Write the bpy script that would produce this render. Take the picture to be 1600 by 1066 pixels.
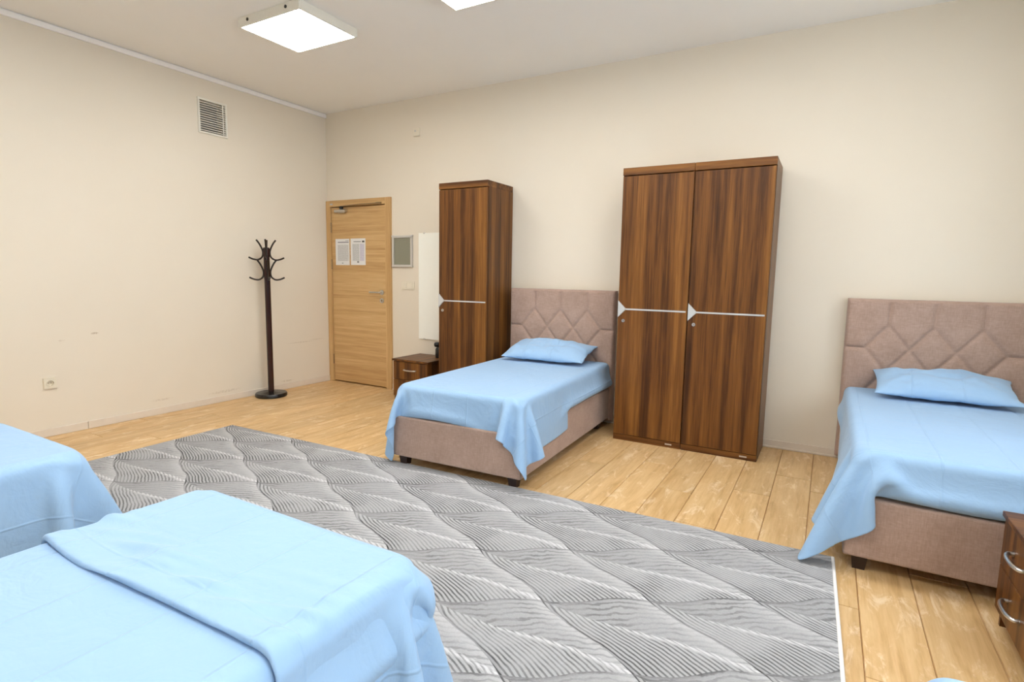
import bpy, bmesh, math, random
import numpy as np
from mathutils import Matrix, Vector, noise as mnoise

for o in list(bpy.data.objects):
    bpy.data.objects.remove(o)
SC = bpy.context.scene
COL = SC.collection
PI = math.pi

# ------------------------------------------------------------------ camera
# room frame: the corner of left and back wall is the origin, x runs along the
# back wall, the room lies at y < 0, z is up
CAM = dict(f=864.8, yaw=-29.609, pitch=-6.852, roll=0.984, loc=(5.124, -4.628, 1.297))
ya, pa, ra = (math.radians(CAM[k]) for k in ('yaw', 'pitch', 'roll'))
fwd = Vector((math.sin(ya) * math.cos(pa), math.cos(ya) * math.cos(pa), math.sin(pa)))
rt = Vector((math.cos(ya), -math.sin(ya), 0))
up = rt.cross(fwd)
r2 = math.cos(ra) * rt + math.sin(ra) * up
u2 = -math.sin(ra) * rt + math.cos(ra) * up
cam = bpy.data.cameras.new('camera')
cam.sensor_width = 36.0
cam.lens = CAM['f'] / 1600 * 36
cam.clip_start = 0.05
camo = bpy.data.objects.new('camera', cam)
COL.objects.link(camo)
camo.matrix_world = Matrix((
    (r2.x, u2.x, -fwd.x, CAM['loc'][0]), (r2.y, u2.y, -fwd.y, CAM['loc'][1]),
    (r2.z, u2.z, -fwd.z, CAM['loc'][2]), (0, 0, 0, 1)))
SC.camera = camo

# ------------------------------------------------------------------ world, exposure
DAY = 5.2              # radiance of the overcast sky outside the windows
W = bpy.data.worlds.new('world')
SC.world = W
W.use_nodes = True
W.node_tree.nodes['Background'].inputs[0].default_value = (0.84, 0.92, 1.0, 1)   # overcast daylight
W.node_tree.nodes['Background'].inputs[1].default_value = DAY
LAMP = 17.0            # radiance of the ceiling panels
SC.view_settings.view_transform = 'Standard'
SC.view_settings.look = 'None'
SC.view_settings.gamma = 1.0
SC.view_settings.use_curve_mapping = False
SC.view_settings.exposure = 0.42

# room size
H, XR, YF = 3.07, 6.55, -5.38
# windows in the right wall (outside the picture): y0, y1, z0, z1
WIN = [(-5.10, -4.00, .92, 2.50), (-3.75, -2.65, .92, 2.50), (-1.85, -1.05, .92, 2.50)]
for wname, (wy0, wy1, wz0, wz1) in zip(('near', 'middle', 'far'), WIN):   # daylight enters through these openings
    pl = bpy.data.lights.new('window_right_%s_offscreen' % wname, 'AREA')
    pl.shape = 'RECTANGLE'; pl.size = wz1 - wz0; pl.size_y = wy1 - wy0
    pl.cycles.is_portal = True
    po = bpy.data.objects.new('window_right_%s_offscreen' % wname, pl)
    COL.objects.link(po)
    po.location = (XR + .115, (wy0 + wy1) / 2, (wz0 + wz1) / 2)
    po.rotation_euler = (0, math.pi / 2, 0)

# ------------------------------------------------------------------ material helpers
def new_mat(name):
    m = bpy.data.materials.new(name)
    m.use_nodes = True
    nt = m.node_tree
    b = nt.nodes['Principled BSDF']
    return m, nt, b

class NT:
    """small expression helper on a node tree"""
    def __init__(s, nt): s.nt = nt
    def n(s, t, **kw):
        nd = s.nt.nodes.new(t)
        for k, v in kw.items(): setattr(nd, k, v)
        return nd
    def link(s, a, b): s.nt.links.new(a, b)
    def put(s, sock, v):
        if isinstance(v, bpy.types.NodeSocket): s.link(v, sock)
        else: sock.default_value = v
    def m(s, op, a, b=0.0, c=0.0, clamp=False):
        nd = s.n('ShaderNodeMath', operation=op, use_clamp=clamp)
        s.put(nd.inputs[0], a); s.put(nd.inputs[1], b); s.put(nd.inputs[2], c)
        return nd.outputs[0]
    def noise(s, vec, scale=1.0, detail=2.0, rough=0.5, dist=0.0):
        nd = s.n('ShaderNodeTexNoise')
        s.put(nd.inputs['Vector'], vec)
        nd.inputs['Scale'].default_value = scale
        nd.inputs['Detail'].default_value = detail
        nd.inputs['Roughness'].default_value = rough
        nd.inputs['Distortion'].default_value = dist
        return nd.outputs['Fac']
    def mapping(s, vec, scale=(1, 1, 1), loc=(0, 0, 0), rot=(0, 0, 0)):
        nd = s.n('ShaderNodeMapping')
        s.put(nd.inputs['Vector'], vec)
        s.put(nd.inputs['Location'], loc); s.put(nd.inputs['Rotation'], rot); s.put(nd.inputs['Scale'], scale)
        return nd.outputs[0]
    def ramp(s, fac, stops):
        nd = s.n('ShaderNodeValToRGB')
        s.put(nd.inputs[0], fac)
        el = nd.color_ramp.elements
        while len(el) > 1: el.remove(el[-1])
        el[0].position = stops[0][0]; el[0].color = (*stops[0][1], 1)
        for p, c in stops[1:]:
            e = el.new(p); e.color = (*c, 1)
        return nd.outputs[0]
    def mix(s, fac, a, b, blend='MIX'):
        nd = s.n('ShaderNodeMix', data_type='RGBA', blend_type=blend)
        s.put(nd.inputs[0], fac)
        s.put(nd.inputs[6], a if isinstance(a, bpy.types.NodeSocket) else (*a, 1))
        s.put(nd.inputs[7], b if isinstance(b, bpy.types.NodeSocket) else (*b, 1))
        return nd.outputs[2]
    def bump(s, h, strength=0.3, dist=0.01):
        nd = s.n('ShaderNodeBump')
        nd.inputs['Strength'].default_value = strength
        nd.inputs['Distance'].default_value = dist
        s.put(nd.inputs['Height'], h)
        return nd.outputs[0]
    def smooth(s, v, a, b):
        nd = s.n('ShaderNodeMapRange', interpolation_type='SMOOTHSTEP')
        s.put(nd.inputs[0], v); nd.inputs[1].default_value = a; nd.inputs[2].default_value = b
        return nd.outputs[0]

def srgb(r, g, b):
    f = lambda c: (c / 255 / 12.92) if c / 255 <= 0.04045 else ((c / 255 + 0.055) / 1.055) ** 2.4
    return (f(r), f(g), f(b))

def plain(name, col, rough=0.5, metal=0.0, var=0.04, scale=40.0, bump=0.0, spec=0.5):
    m, nt, b = new_mat(name)
    x = NT(nt)
    tc = x.n('ShaderNodeTexCoord').outputs['Object']
    nz = x.noise(tc, scale, 3)
    c = x.mix(nz, tuple(v * (1 - var) for v in col), tuple(min(1, v * (1 + var)) for v in col))
    x.link(c, b.inputs['Base Color'])
    b.inputs['Roughness'].default_value = rough
    b.inputs['Metallic'].default_value = metal
    b.inputs['Specular IOR Level'].default_value = spec
    if bump: x.link(x.bump(nz, bump, 0.004), b.inputs['Normal'])
    return m

def mat_wall():
    m, nt, b = new_mat('wall_paint')
    x = NT(nt)
    pos = x.n('ShaderNodeNewGeometry').outputs['Position']
    big = x.noise(pos, 1.3, 4, 0.6)
    col = x.mix(big, WALL_A, WALL_B)
    # scuffs and marks, each with its own place and outline
    for (cx, cy, cz, rx, ry, rz, k) in ((0, -2.434, .768, .1, .035, .012, .8), (0, -2.66, .73, .1, .03, .008, .35),
                                        (0, -0.42, .50, .1, .24, .006, .55), (0, -0.2, .515, .1, .14, .005, .45),
                                        (0, -1.35, .10, .1, .22, .018, .35), (0, -1.95, .13, .1, .12, .014, .3), (0, -0.62, .09, .1, .10, .015, .4)):
        d = x.n('ShaderNodeVectorMath', operation='LENGTH')
        x.link(x.mapping(pos, (1 / rx, 1 / ry, 1 / rz), (-cx / rx, -cy / ry, -cz / rz)), d.inputs[0])
        msk = x.m('MULTIPLY', x.smooth(d.outputs[1 if len(d.outputs) > 1 else 0], 1.0, 0.3),
                  x.m('MULTIPLY', x.smooth(x.noise(pos, 60, 2), .35, .6), k))
        col = x.mix(msk, col, srgb(170, 150, 120))
    x.link(col, b.inputs['Base Color'])
    b.inputs['Roughness'].default_value = 0.75
    fine = x.noise(pos, 140, 3)
    x.link(x.bump(fine, 0.06, 0.004), b.inputs['Normal'])
    return m

def mat_wood(name, axis=2, horizontal=False, pal=None, fine=1.0, seed=0.0, rough=0.38, freq=15, band=1.0):
    """walnut-like veneer: broad streaks and fine grain along one axis"""
    m, nt, b = new_mat(name)
    x = NT(nt)
    tc = x.n('ShaderNodeTexCoord').outputs['Object']
    rnd = x.n('ShaderNodeObjectInfo').outputs['Random']
    off = x.n('ShaderNodeCombineXYZ')
    for i in range(3): x.put(off.inputs[i], x.m('MULTIPLY', rnd, 7.3 + 3 * i))
    add = x.n('ShaderNodeVectorMath', operation='ADD')
    x.link(tc, add.inputs[0]); x.link(off.outputs[0], add.inputs[1])
    v = add.outputs[0]
    def along(fr, st):
        sc = [fr] * 3; sc[axis] = fr * st
        return x.mapping(v, tuple(sc), (seed, seed, seed))
    a = x.noise(along(freq, 0.012), 1.0, 1, 0.4, 0.0)          # broad veneer strips
    c = x.noise(along(freq * 2.6, 0.035), 1.0, 3, 0.6, 0.5)    # flames inside a strip
    g = x.noise(along(130, 0.03), 1.0, 4, 0.65, 0.4)
    a = x.smooth(a, 0.30, 0.70)
    f = x.m('ADD', x.m('MULTIPLY', a, 0.24 * band), x.m('MULTIPLY', c, 0.52))
    f = x.m('ADD', f, x.m('MULTIPLY', g, 0.30 * fine))
    col = x.ramp(f, pal)
    x.link(col, b.inputs['Base Color'])
    b.inputs['Roughness'].default_value = rough
    b.inputs['Specular IOR Level'].default_value = 0.3
    x.link(x.bump(g, 0.05, 0.002), b.inputs['Normal'])
    return m

WALNUT = [(0.32, srgb(56, 31, 12)), (0.44, srgb(80, 47, 19)), (0.54, srgb(104, 64, 27)), (0.62, srgb(116, 74, 31)), (0.74, srgb(138, 92, 42))]
OAK = [(0.32, srgb(184, 144, 93)), (0.48, srgb(200, 162, 110)), (0.58, srgb(208, 172, 120)), (0.72, srgb(217, 184, 134))]

def mat_floor():
    m, nt, b = new_mat('laminate_plank')
    x = NT(nt)
    pos = x.n('ShaderNodeNewGeometry').outputs['Position']
    rnd = x.n('ShaderNodeObjectInfo').outputs['Random']
    off = x.n('ShaderNodeCombineXYZ')
    for i in range(2): x.put(off.inputs[i], x.m('MULTIPLY', rnd, 23.0 + 11 * i))
    add = x.n('ShaderNodeVectorMath', operation='ADD')
    x.link(pos, add.inputs[0]); x.link(off.outputs[0], add.inputs[1])
    v = add.outputs[0]
    a = x.noise(x.mapping(v, (16, 2.2, 1)), 1.0, 4, 0.6, 0.6)
    g = x.noise(x.mapping(v, (70, 3.0, 1)), 1.0, 4, 0.65, 0.5)
    f = x.m('ADD', x.m('MULTIPLY', a, .65), x.m('MULTIPLY', g, .35))
    col = x.ramp(f, [(0.33, srgb(186, 146, 94)), (0.47, srgb(207, 170, 118)), (0.60, srgb(218, 184, 134)), (0.74, srgb(226, 198, 154))])
    # limed, worn patches
    w = x.noise(x.mapping(v, (13, 4.5, 1)), 1.0, 6, 0.72, 0.8)
    msk = x.m('MULTIPLY', x.smooth(w, 0.51, 0.68), 0.72)
    col = x.mix(msk, col, srgb(240, 218, 184))
    tone = x.m('ADD', 0.93, x.m('MULTIPLY', rnd, 0.12))
    hs = x.n('ShaderNodeHueSaturation'); x.link(tone, hs.inputs['Value']); x.link(col, hs.inputs['Color'])
    x.link(hs.outputs[0], b.inputs['Base Color'])
    x.link(x.m('ADD', 0.30, x.m('MULTIPLY', w, 0.22)), b.inputs['Roughness'])
    x.link(x.bump(g, 0.05, 0.002), b.inputs['Normal'])
    return m

def mat_sheet():
    m, nt, b = new_mat('blue_cotton')
    x = NT(nt)
    uv = x.n('ShaderNodeUVMap'); uv.uv_map = 'rest'
    uvo = uv.outputs[0]
    sep = x.n('ShaderNodeSeparateXYZ'); x.link(uvo, sep.inputs[0])
    # sharp creases left by the packaging folds, on a grid in the cloth itself
    def crease(c, pitch, off):
        t = x.m('FRACT', x.m('ADD', x.m('DIVIDE', c, pitch), off))
        d = x.m('ABSOLUTE', x.m('SUBTRACT', t, 0.5))
        return x.smooth(x.m('MULTIPLY', d, pitch), 0.007, 0.0)
    cr = x.m('MAXIMUM', crease(sep.outputs[0], 0.255, 0.12), x.m('MULTIPLY', crease(sep.outputs[1], 0.36, 0.35), .8))
    wr = x.noise(x.mapping(uvo, (5, 7, 1)), 1.0, 4, 0.55, 0.9)
    wr2 = x.noise(x.mapping(uvo, (17, 12, 1)), 1.0, 3, 0.5, 1.2)
    wv = x.noise(uvo, 900, 1)
    h = x.m('ADD', x.m('MULTIPLY', wr, 0.9), x.m('MULTIPLY', wr2, 0.28))
    h = x.m('ADD', h, x.m('MULTIPLY', cr, 0.24))
    h = x.m('ADD', h, x.m('MULTIPLY', wv, 0.012))
    x.link(x.bump(h, 0.40, 0.02), b.inputs['Normal'])
    col = x.mix(x.noise(uvo, 3, 3), SHEET_A, SHEET_B)
    x.link(col, b.inputs['Base Color'])
    b.inputs['Roughness'].default_value = 0.72
    b.inputs['Sheen Weight'].default_value = 0.15
    b.inputs['Specular IOR Level'].default_value = 0.25
    return m

def mat_fabric(name, ca, cb):
    m, nt, b = new_mat(name)
    x = NT(nt)
    tc = x.n('ShaderNodeTexCoord').outputs['Object']
    a = x.noise(x.mapping(tc, (30, 30, 260)), 1.0, 3, 0.6)
    c = x.noise(x.mapping(tc, (260, 260, 30)), 1.0, 3, 0.6)
    big = x.noise(tc, 6, 3, 0.6)
    f = x.m('ADD', x.m('MULTIPLY', x.m('ADD', a, c), 0.36), x.m('MULTIPLY', big, 0.28))
    x.link(x.ramp(f, [(0.35, ca), (0.65, cb)]), b.inputs['Base Color'])
    b.inputs['Roughness'].default_value = 0.85
    b.inputs['Sheen Weight'].default_value = 0.25
    b.inputs['Specular IOR Level'].default_value = 0.2
    x.link(x.bump(x.m('ADD', a, c), 0.12, 0.002), b.inputs['Normal'])
    return m

def mat_rug():
    m, nt, b = new_mat('rug_weave')
    x = NT(nt)
    tc = x.n('ShaderNodeTexCoord').outputs['Object']
    wob = x.n('ShaderNodeTexNoise'); x.link(tc, wob.inputs['Vector']); wob.inputs['Scale'].default_value = 9
    sub = x.n('ShaderNodeVectorMath', operation='SUBTRACT'); x.link(wob.outputs['Color'], sub.inputs[0]); sub.inputs[1].default_value = (.5, .5, .5)
    scl = x.n('ShaderNodeVectorMath', operation='SCALE'); x.link(sub.outputs[0], scl.inputs[0]); scl.inputs['Scale'].default_value = 0.018
    ad = x.n('ShaderNodeVectorMath', operation='ADD'); x.link(tc, ad.inputs[0]); x.link(scl.outputs[0], ad.inputs[1])
    sep = x.n('ShaderNodeSeparateXYZ'); x.link(ad.outputs[0], sep.inputs[0])
    ax, ay, bx, by = .374, .214, .432, -.229
    det = ax * by - ay * bx
    px = x.m('SUBTRACT', sep.outputs[0], 3.314)
    py = x.m('SUBTRACT', sep.outputs[1], -.995)
    s = x.m('ADD', x.m('MULTIPLY', px, by / det), x.m('MULTIPLY', py, -bx / det))
    t = x.m('ADD', x.m('MULTIPLY', py, ax / det), x.m('MULTIPLY', px, -ay / det))
    # edges of the lozenges bow like leaves
    s0 = x.m('ADD', s, x.m('MULTIPLY', x.m('SINE', x.m('MULTIPLY', t, 2 * PI)), 0.035))
    t0 = x.m('ADD', t, x.m('MULTIPLY', x.m('SINE', x.m('MULTIPLY', s, 2 * PI)), -0.035))
    fs, ft = x.m('FRACT', s0), x.m('FRACT', t0)
    low = x.m('GREATER_THAN', ft, fs)                 # the half below the long ridge
    dif = x.m('SUBTRACT', ft, fs)
    # leaf-vein hatching
    n1 = x.noise(tc, 14, 3, 0.6)
    n2 = x.noise(tc, 4, 3, 0.6)
    ph1 = x.m('ADD', x.m('MULTIPLY', s0, 2 * PI * 21), x.m('MULTIPLY', x.m('SINE', x.m('MULTIPLY', ft, PI)), 5.0))
    w1 = x.m('ADD', x.m('MULTIPLY', x.m('SINE', ph1), 0.5), 0.5)
    l1 = x.smooth(w1, 0.30, 0.95)
    ph2 = x.m('ADD', x.m('MULTIPLY', t0, 2 * PI * 13), x.m('MULTIPLY', n1, 11.0))
    ph2 = x.m('ADD', ph2, x.m('MULTIPLY', fs, -6.0))
    l2 = x.smooth(x.m('ADD', x.m('MULTIPLY', x.m('SINE', ph2), 0.5), 0.5), 0.45, 0.95)
    # the ridge: a pale comb-edged band swelling towards the leaf tip
    rw = x.m('ADD', 0.03, x.m('MULTIPLY', fs, 0.05))
    rid = x.smooth(x.m('DIVIDE', x.m('ABSOLUTE', x.m('SUBTRACT', dif, x.m('MULTIPLY', w1, 0.05))), rw), 1.0, 0.3)
    rid = x.m('MULTIPLY', rid, x.smooth(fs, 0.05, 0.55))
    k1 = x.m('ADD', x.m('MULTIPLY', x.smooth(n2, 0.34, 0.66), 0.24), 0.13)
    k2 = x.m('ADD', x.m('MULTIPLY', x.smooth(n2, 0.40, 0.66), 0.15), 0.05)
    b1 = x.m('ADD', 0.50, x.m('MULTIPLY', x.m('SUBTRACT', 1.0, dif), 0.06))
    b1 = x.m('SUBTRACT', b1, x.m('MULTIPLY', x.smooth(fs, 0.06, 0.0), 0.12))
    b1 = x.m('SUBTRACT', b1, x.m('MULTIPLY', l1, k1))
    b2 = x.m('ADD', 0.40, x.m('MULTIPLY', fs, 0.12))
    b2 = x.m('ADD', b2, x.m('MULTIPLY', x.smooth(fs, 0.80, 1.0), 0.10))
    b2 = x.m('SUBTRACT', b2, x.m('MULTIPLY', x.smooth(ft, 0.05, 0.0), 0.13))
    b2 = x.m('SUBTRACT', b2, x.m('MULTIPLY', l2, k2))
    v = x.m('ADD', x.m('MULTIPLY', b1, low), x.m('MULTIPLY', b2, x.m('SUBTRACT', 1.0, low)))
    v = x.m('ADD', v, x.m('MULTIPLY', rid, 0.22))
    sp = x.noise(tc, 170, 3, 0.7)
    v = x.m('ADD', v, x.m('MULTIPLY', x.m('SUBTRACT', sp, 0.5), 0.20))
    v = x.m('MULTIPLY', v, RUG_GAIN)
    cmb = x.n('ShaderNodeCombineColor')
    x.put(cmb.inputs[0], v); x.put(cmb.inputs[1], x.m('MULTIPLY', v, 1.005)); x.put(cmb.inputs[2], x.m('MULTIPLY', v, 1.03))
    x.link(cmb.outputs[0], b.inputs['Base Color'])
    b.inputs['Roughness'].default_value = 0.95
    b.inputs['Specular IOR Level'].default_value = 0.1
    x.link(x.bump(v, 0.22, 0.005), b.inputs['Normal'])
    return m

def mat_pane():
    m, nt, b = new_mat('window_glass')
    x = NT(nt)
    tr = x.n('ShaderNodeBsdfTransparent'); gl = x.n('ShaderNodeBsdfGlossy'); gl.inputs['Roughness'].default_value = .02
    mx = x.n('ShaderNodeMixShader')
    mx.inputs[0].default_value = 0.05; x.link(tr.outputs[0], mx.inputs[1]); x.link(gl.outputs[0], mx.inputs[2])
    x.link(mx.outputs[0], nt.nodes['Material Output'].inputs['Surface'])
    return m

def mat_emit(name, col, strength):
    m, nt, b = new_mat(name)
    b.inputs['Base Color'].default_value = (.9, .9, .9, 1)
    b.inputs['Emission Color'].default_value = (*col, 1)
    b.inputs['Emission Strength'].default_value = strength
    return m

def mat_notice(name, kind):
    """a printed sheet: heading bar, grey body text, small stamp"""
    m, nt, b = new_mat(name)
    x = NT(nt)
    g = x.n('ShaderNodeTexCoord').outputs['Generated']
    sep = x.n('ShaderNodeSeparateXYZ'); x.link(g, sep.inputs[0])
    u, v = sep.outputs[0], sep.outputs[2]
    def rect(u0, u1, v0, v1):
        r = x.m('MULTIPLY', x.m('GREATER_THAN', u, u0), x.m('LESS_THAN', u, u1))
        return x.m('MULTIPLY', r, x.m('MULTIPLY', x.m('GREATER_THAN', v, v0), x.m('LESS_THAN', v, v1)))
    lines = x.smooth(x.m('SINE', x.m('MULTIPLY', v, 2 * PI * 26)), -0.2, 0.4)
    words = x.smooth(x.noise(x.mapping(g, (22, 1, 60)), 1.0, 2), 0.42, 0.5)
    ink = x.m('MULTIPLY', lines, words)
    col = (0.80, 0.80, 0.79)
    col = x.mix(1.0, col, col)
    if kind == 0:
        col = x.mix(x.m('MULTIPLY', rect(.15, .93, .16, .78), x.m('ADD', .16, x.m('MULTIPLY', ink, .5))), col, (.22, .22, .21))
        col = x.mix(x.m('MULTIPLY', rect(.17, .95, .85, .89), .75), col, (.10, .10, .14))
        col = x.mix(x.m('MULTIPLY', rect(.72, .95, .915, .945), .5), col, (.10, .10, .12))
        col = x.mix(x.m('MULTIPLY', rect(.44, .55, .06, .09), .7), col, (.08, .08, .08))
    else:
        col = x.mix(x.m('MULTIPLY', rect(.12, .58, .16, .80), x.m('ADD', .20, x.m('MULTIPLY', ink, .5))), col, (.20, .23, .24))
        col = x.mix(x.m('MULTIPLY', rect(.62, .92, .16, .80), x.m('ADD', .22, x.m('MULTIPLY', ink, .4))), col, (.28, .22, .48))
        col = x.mix(x.m('MULTIPLY', rect(.20, .70, .865, .895), .75), col, (.05, .08, .07))
        col = x.mix(x.m('MULTIPLY', rect(.78, .94, .85, .915), .95), col, (.01, .015, .01))
        col = x.mix(x.m('MULTIPLY', rect(.43, .56, .08, .15), .8), col, (.12, .13, .13))
    x.link(col, b.inputs['Base Color'])
    b.inputs['Roughness'].default_value = 0.35
    return m

WALL_A, WALL_B = srgb(226, 216, 198), srgb(231, 222, 206)
SHEET_A, SHEET_B = srgb(151, 186, 222), srgb(158, 192, 226)
RUG_GAIN = 0.76

MAT = dict(
    wall=mat_wall(),
    ceiling=plain('ceiling_paint', srgb(245, 242, 236), 0.9, var=0.015, scale=3),
    base=plain('baseboard_paint', srgb(222, 210, 194), 0.55, var=0.06, scale=9),
    floor=mat_floor(),
    seam=plain('floor_underlay', srgb(158, 118, 74), 0.8),
    walnut=mat_wood('walnut_veneer', 2, pal=WALNUT),
    walnut_h=mat_wood('walnut_veneer_cross', 0, pal=WALNUT),
    walnut_y=mat_wood('walnut_veneer_top', 1, pal=WALNUT),
    oak=mat_wood('oak_veneer', 0, pal=OAK, fine=1.1, freq=26, band=.7),
    oak_v=mat_wood('oak_veneer_upright', 2, pal=OAK, fine=1.1, freq=26, band=.7),
    legwood=plain('dark_leg_wood', srgb(44, 26, 18), 0.45),
    metal=plain('brushed_steel', (.62, .61, .59), 0.28, 1.0, .05, 80),
    silver=plain('silver_lacquer', srgb(206, 208, 208), 0.35, .35, .03),
    brass=plain('aged_metal', srgb(150, 128, 96), 0.35, .9),
    white=plain('white_plastic', srgb(232, 228, 216), 0.4, var=.02),
    ivory=plain('ivory_plastic', srgb(229, 221, 202), 0.4, var=.02),
    black=plain('black_plastic', srgb(16, 16, 17), 0.35),
    rack=plain('mahogany_lacquer', srgb(44, 16, 14), 0.25, var=.15, scale=12),
    rackmetal=plain('dark_bronze', srgb(40, 30, 20), 0.35, .4),
    rackbase=plain('black_lacquer', srgb(22, 18, 16), 0.25),
    alu=plain('aluminium', srgb(205, 202, 196), 0.4, .3, .03),
    greyfelt=plain('grey_felt', srgb(140, 138, 120), 0.9, var=.05, scale=200),
    whitepanel=plain('white_board', srgb(247, 248, 240), 0.25, var=.01),
    ventdark=plain('screw_head', srgb(52, 48, 42), 0.6),
    duct=plain('galvanised_duct', srgb(128, 126, 120), 0.6),
    ventslat=plain('vent_slat', srgb(226, 222, 210), 0.5),
    sheet=mat_sheet(),
    fabric=mat_fabric('taupe_upholstery', srgb(155, 129, 115), srgb(186, 160, 146)),
    mattress=plain('mattress_ticking', srgb(225, 225, 222), .8),
    rug=mat_rug(),
    bind=plain('rug_binding', srgb(232, 230, 228), .9),
    lamp=mat_emit('lamp_diffuser', (1.0, 0.985, 0.955), LAMP),
    pane=mat_pane(),
    rail=plain('trunking_plastic', srgb(246, 243, 240), .4, var=.01),
    glass=plain('frosted_cap', srgb(240, 240, 238), .4, var=.01),
    note_a=mat_notice('printed_notice', 0),
    note_b=mat_notice('printed_rota', 1),
    sticker=plain('maker_tag', srgb(190, 176, 160), .5),
)

# ------------------------------------------------------------------ mesh helpers
def link(name, me, mat=None, parent=None, loc=None, rot=None):
    o = bpy.data.objects.new(name, me)
    COL.objects.link(o)
    if mat is not None and me is not None and not me.materials: me.materials.append(mat)
    if parent is not None: o.parent = parent
    if loc is not None: o.location = loc
    if rot is not None: o.rotation_euler = rot
    return o

def empty(name, loc, rz=0.0):
    o = bpy.data.objects.new(name, None)
    COL.objects.link(o)
    o.location = loc; o.rotation_euler = (0, 0, rz); o.empty_display_size = .1
    return o

def tag(o, label, cat, group=None):
    o['label'] = label; o['category'] = cat
    if group: o['group'] = group
    return o

def struct(o, label=None):
    o['kind'] = 'structure'
    if label: o['label'] = label
    return o

def bm_box(bm, x0, x1, y0, y1, z0, z1, bev=0.0, seg=2):
    r = bmesh.ops.create_cube(bm, size=1.0)
    vs = r['verts']
    for v in vs:
        v.co.x = x0 + (v.co.x + .5) * (x1 - x0)
        v.co.y = y0 + (v.co.y + .5) * (y1 - y0)
        v.co.z = z0 + (v.co.z + .5) * (z1 - z0)
    if bev > 0:
        es = list({e for v in vs for e in v.link_edges})
        bmesh.ops.bevel(bm, geom=es, offset=bev, segments=seg, profile=0.5, affect='EDGES')

def bm_cyl(bm, p, axis, r, l, n=20, r2=None):
    """cylinder from p along axis"""
    ax = Vector(axis).normalized()
    q = Vector((0, 0, 1)).rotation_difference(ax).to_matrix().to_4x4()
    mat = Matrix.Translation(Vector(p) + ax * l / 2) @ q
    bmesh.ops.create_cone(bm, cap_ends=True, segments=n, radius1=r, radius2=r if r2 is None else r2, depth=l, matrix=mat)

def bm_lathe(bm, prof, c=(0, 0, 0), n=28):
    rings = []
    for r, z in prof:
        if r < 1e-5: rings.append([bm.verts.new((c[0], c[1], c[2] + z))])
        else: rings.append([bm.verts.new((c[0] + r * math.cos(2 * PI * i / n), c[1] + r * math.sin(2 * PI * i / n), c[2] + z)) for i in range(n)])
    for a, b in zip(rings, rings[1:]):
        for i in range(n):
            j = (i + 1) % n
            if len(a) == 1 and len(b) == 1: continue
            if len(a) == 1: bm.faces.new((a[0], b[j], b[i]))
            elif len(b) == 1: bm.faces.new((a[i], a[j], b[0]))
            else: bm.faces.new((a[i], a[j], b[j], b[i]))

def bm_tube(bm, pts, r, n=10):
    pts = [Vector(p) for p in pts]
    rings = []
    ref = None
    for i, p in enumerate(pts):
        t = (pts[min(i + 1, len(pts) - 1)] - pts[max(i - 1, 0)]).normalized()
        if ref is None: ref = t.orthogonal().normalized()
        ref = (ref - t * ref.dot(t)).normalized()
        bn = t.cross(ref)
        rr = r[i] if isinstance(r, (list, tuple)) else r
        rings.append([bm.verts.new(p + rr * (math.cos(2 * PI * k / n) * ref + math.sin(2 * PI * k / n) * bn)) for k in range(n)])
    for a, b in zip(rings, rings[1:]):
        for k in range(n):
            bm.faces.new((a[k], a[(k + 1) % n], b[(k + 1) % n], b[k]))
    bm.faces.new(rings[0][::-1]); bm.faces.new(rings[-1])

def spline(pts, n=8):
    """Catmull-Rom through the points"""
    P = [Vector(p) for p in pts]
    P = [P[0] * 2 - P[1]] + P + [P[-1] * 2 - P[-2]]
    out = []
    for i in range(1, len(P) - 2):
        for k in range(n):
            t = k / n
            out.append(0.5 * ((2 * P[i]) + (P[i + 1] - P[i - 1]) * t + (2 * P[i - 1] - 5 * P[i] + 4 * P[i + 1] - P[i + 2]) * t * t
                              + (3 * P[i] - P[i - 1] - 3 * P[i + 1] + P[i + 2]) * t ** 3))
    out.append(P[-2])
    return out

def finish(name, bm, mat, parent=None, loc=None, smooth=False, angle=None):
    bmesh.ops.recalc_face_normals(bm, faces=bm.faces)
    me = bpy.data.meshes.new(name)
    bm.to_mesh(me); bm.free()
    if smooth:
        me.shade_smooth()
        if angle: me.set_sharp_from_angle(angle=angle)
    return link(name, me, mat, parent, loc)

def box(name, mat, parent, x0, x1, y0, y1, z0, z1, bev=0.0, seg=2):
    bm = bmesh.new()
    bm_box(bm, x0, x1, y0, y1, z0, z1, bev, seg)
    return finish(name, bm, mat, parent)

def copy_tree(o, parent=None):
    c = o.copy(); COL.objects.link(c)
    if parent is not None: c.parent = parent
    for ch in [q for q in bpy.data.objects if q.parent == o]:
        copy_tree(ch, c)
    return c

def grid_mesh(name, P, keep=None, uv=None):
    """P: (n,m,3) array -> quad mesh"""
    n, m = P.shape[:2]
    idx = np.arange(n * m).reshape(n, m)
    if keep is None: keep = np.ones((n, m), bool)
    f = np.stack([idx[:-1, :-1], idx[1:, :-1], idx[1:, 1:], idx[:-1, 1:]], -1).reshape(-1, 4)
    k = keep.reshape(-1)
    f = f[k[f].all(1)]
    used = np.unique(f)
    remap = -np.ones(n * m, int); remap[used] = np.arange(len(used))
    me = bpy.data.meshes.new(name)
    me.from_pydata(P.reshape(-1, 3)[used].tolist(), [], remap[f].tolist())
    if uv is not None:
        U = uv.reshape(-1, 2)
        l = me.uv_layers.new(name='rest')
        flat = U[f.reshape(-1)].astype(np.float32).reshape(-1)
        l.data.foreach_set('uv', flat)
    me.update()
    me.shade_smooth()
    return me

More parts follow.
